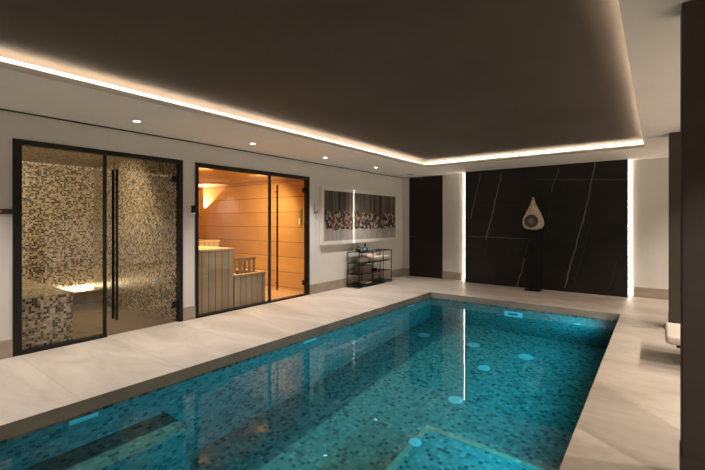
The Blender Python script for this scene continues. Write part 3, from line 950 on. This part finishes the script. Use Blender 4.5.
rolled('long cream rolled towel along the front of the upper rack shelf', 7.20, 7.97, RXc + 0.285, 0.511, 0.058, M['towel_white'])
rolled('short cream rolled towel at the bottle end of the upper shelf', 6.88, 7.15, RXc + 0.25, 0.511, 0.058, M['towel_white'])
def folded(label, x0, x1, y0, y1, z, layers, mat):
    o = thing('folded_towel', label, 'towel', ((x0 + x1) / 2, (y0 + y1) / 2, z))
    for i in range(layers):
        MB().box((x0 - x1) / 2, (x1 - x0) / 2, (y0 - y1) / 2 + 0.006 * (i % 2), (y1 - y0) / 2, 0.044 * i + 0.001, 0.044 * i + 0.043, 0.016, 3).build('layer', mat, o, True)
folded('grey brown folded towel stack on the middle rack shelf', RXc + 0.08, RXc + 0.33, 6.90, 7.24, 0.283, 4, M['towel_grey'])
folded('cream folded cloth at the front of the lowest rack shelf', RXc + 0.16, RXc + 0.34, 7.00, 7.22, 0.056, 1, M['towel_white'])
def bottle(label, x, y, z, prof, mat, cap=None):
    o = thing('bottle', label, 'bottle', (x, y, z))
    MB().lathe(prof, n=18).build('body', mat, o, True)
    if cap:
        MB().lathe(cap[0], n=14).build('cap', cap[1], o, True)
teal = plain('teal_glass', (0.01, 0.09, 0.14), 0.15)
darkb = plain('dark_glass', (0.015, 0.017, 0.012), 0.2)
amber = plain('amber_jar', (0.42, 0.27, 0.10), 0.4)
bottle('squat dark bottle on top of the rack at its sauna end', RXc + 0.20, 6.90, 0.752, [(0.04, 0), (0.055, 0.02), (0.055, 0.07), (0.03, 0.095), (0.018, 0.10)], darkb, ([(0.02, 0.10), (0.02, 0.125)], M['black_metal']))
bottle('tall teal and black bottle on top of the rack', RXc + 0.21, 7.14, 0.752, [(0.05, 0), (0.062, 0.015), (0.06, 0.06), (0.025, 0.11), (0.018, 0.115)], teal, ([(0.02, 0.115), (0.022, 0.165), (0.012, 0.17)], M['black_metal']))
bottle('small amber jar between the two bottles on the rack', RXc + 0.28, 7.02, 0.752, [(0.025, 0), (0.032, 0.01), (0.032, 0.045), (0.024, 0.052)], amber, ([(0.026, 0.052), (0.026, 0.066)], M['white_plastic']))
o = thing('bowl', 'dark bowl on the middle rack shelf beside the folded towels', 'bowl', (RXc + 0.20, 7.46, 0.283))
MB().lathe([(0.035, 0.0), (0.05, 0.004), (0.095, 0.05), (0.10, 0.062), (0.092, 0.06), (0.045, 0.014), (0.0, 0.012)], n=24).build('shell', M['black_gloss'], o, True)

# ------------------------------------------------------------------ teardrop sculpture on its stand
SXc, SYc = -2.005, 8.70
r = thing('sculpture_stand', 'tall thin black metal rod stand before the marble panel', 'stand', (SXc, SYc, 0))
w_, d_ = 0.125, 0.10
for sx in (-1, 1):
    for sy in (-1, 1):
        MB().box(sx * w_ - 0.007, sx * w_ + 0.007, sy * d_ - 0.007, sy * d_ + 0.007, 0.0, 1.20).build('leg', M['black_metal'], r)
for sx in (-0.045, 0.045):
    MB().box(sx - 0.005, sx + 0.005, -d_ - 0.005, -d_ + 0.005, 0.02, 1.20).build('rod', M['black_metal'], r)
for z in (0.0, 1.18):
    k = MB()
    k.box(-w_ - 0.02, w_ + 0.02, -d_ - 0.02, -d_ + 0.02, z, z + 0.025); k.box(-w_ - 0.02, w_ + 0.02, d_ - 0.02, d_ + 0.02, z, z + 0.025)
    k.box(-w_ - 0.02, -w_ + 0.02, -d_, d_, z, z + 0.025); k.box(w_ - 0.02, w_ + 0.02, -d_, d_, z, z + 0.025)
    k.build('ring', M['black_metal'], r)
MB().box(-w_ - 0.02, w_ + 0.02, -d_ - 0.02, d_ + 0.02, 1.205, 1.217).build('top_plate', M['black_metal'], r)

r = thing('drop_sculpture', 'mottled beige teardrop sculpture with round dark woven inlay', 'sculpture', (SXc, SYc, 1.217))
def teardrop():
    k = MB()
    N, Ht = 56, 0.69
    out = []
    for i in range(N):
        t = 2 * PI * i / N
        x = 0.312 * math.sin(t) * abs(math.sin(t / 2)) ** 2.3
        z = Ht / 2 * (1 + math.cos(t))
        # concave shoulders rise to a slim tip, underside flattened a little
        z = z if z > 0.03 else 0.012 + z * 0.6
        out.append((x * 1.02, z))
    cz = 0.200
    K = 9
    rings = []
    for j in range(K):
        ph = -PI / 2 + PI * j / (K - 1)
        s = max(0.0, math.cos(ph)) ** 0.42
        s = 0.60 + 0.40 * s if abs(j - (K - 1) / 2) < K else s
        y = 0.125 * math.sin(ph)
        rings.append([k.bm.verts.new((x * s, y, cz + (z - cz) * s)) for x, z in out])
    for j in range(K - 1):
        for i in range(N):
            m = (i + 1) % N
            k.bm.faces.new((rings[j][i], rings[j][m], rings[j + 1][m], rings[j + 1][i]))
    k.bm.faces.new(rings[0]); k.bm.faces.new(rings[-1][::-1])
    return k
teardrop().build('body', M['carved'], r, True)
o = MB().lathe([(0.150, -0.090), (0.152, -0.128), (0.143, -0.137), (0.132, -0.131), (0.130, -0.100)], n=40, axis='Y', loop=True).build('rim', M['carved'], r, True)
o.location = (-0.008, 0, 0.195)
o = MB().lathe([(0.0, -0.1265), (0.03, -0.127), (0.07, -0.128), (0.11, -0.129), (0.133, -0.130)], n=40, axis='Y').build('inlay', M['inlay'], r, True)
o.location = (-0.008, 0, 0.195)
o['label'] = 'dark woven round inlay'

# ------------------------------------------------------------------ upholstered bench between the pillars
r = thing('upholstered_bench', 'low pale fabric bench end showing between the two dark pillars', 'bench', (0.50, 5.22, 0))
MB().box(-0.435, 0.75, -0.35, 0.36, 0.222, 0.302, 0.032, 4).build('cushion', M['fabric'], r, True)
MB().box(-0.35, 0.70, -0.27, 0.30, 0.185, 0.224).build('base_frame', M['black_metal'], r)
for x in (-0.28, 0.62):
    for y in (-0.22, 0.24):
        MB().tube((x * 0.95, y, 0.0), (x, y, 0.19), 0.014, 12, 0.022).build('leg', M['black_metal'], r, True)

# room lamps shine through the water surface onto the pool tiles
water.cycles.is_caustics_caster = True
for o in bpy.data.objects:
    if o.name.split('.')[0] in ('floor_pool_basin', 'pool_seat_ledge', 'step_block', 'nosing', 'cover', 'faceplate'):
        o.cycles.is_caustics_receiver = True
    if o.type == 'LIGHT' and o.parent and o.parent.name.split('.')[0] == 'downlight' and o.parent.location.x < 0:
        o.data.cycles.is_caustics_light = True
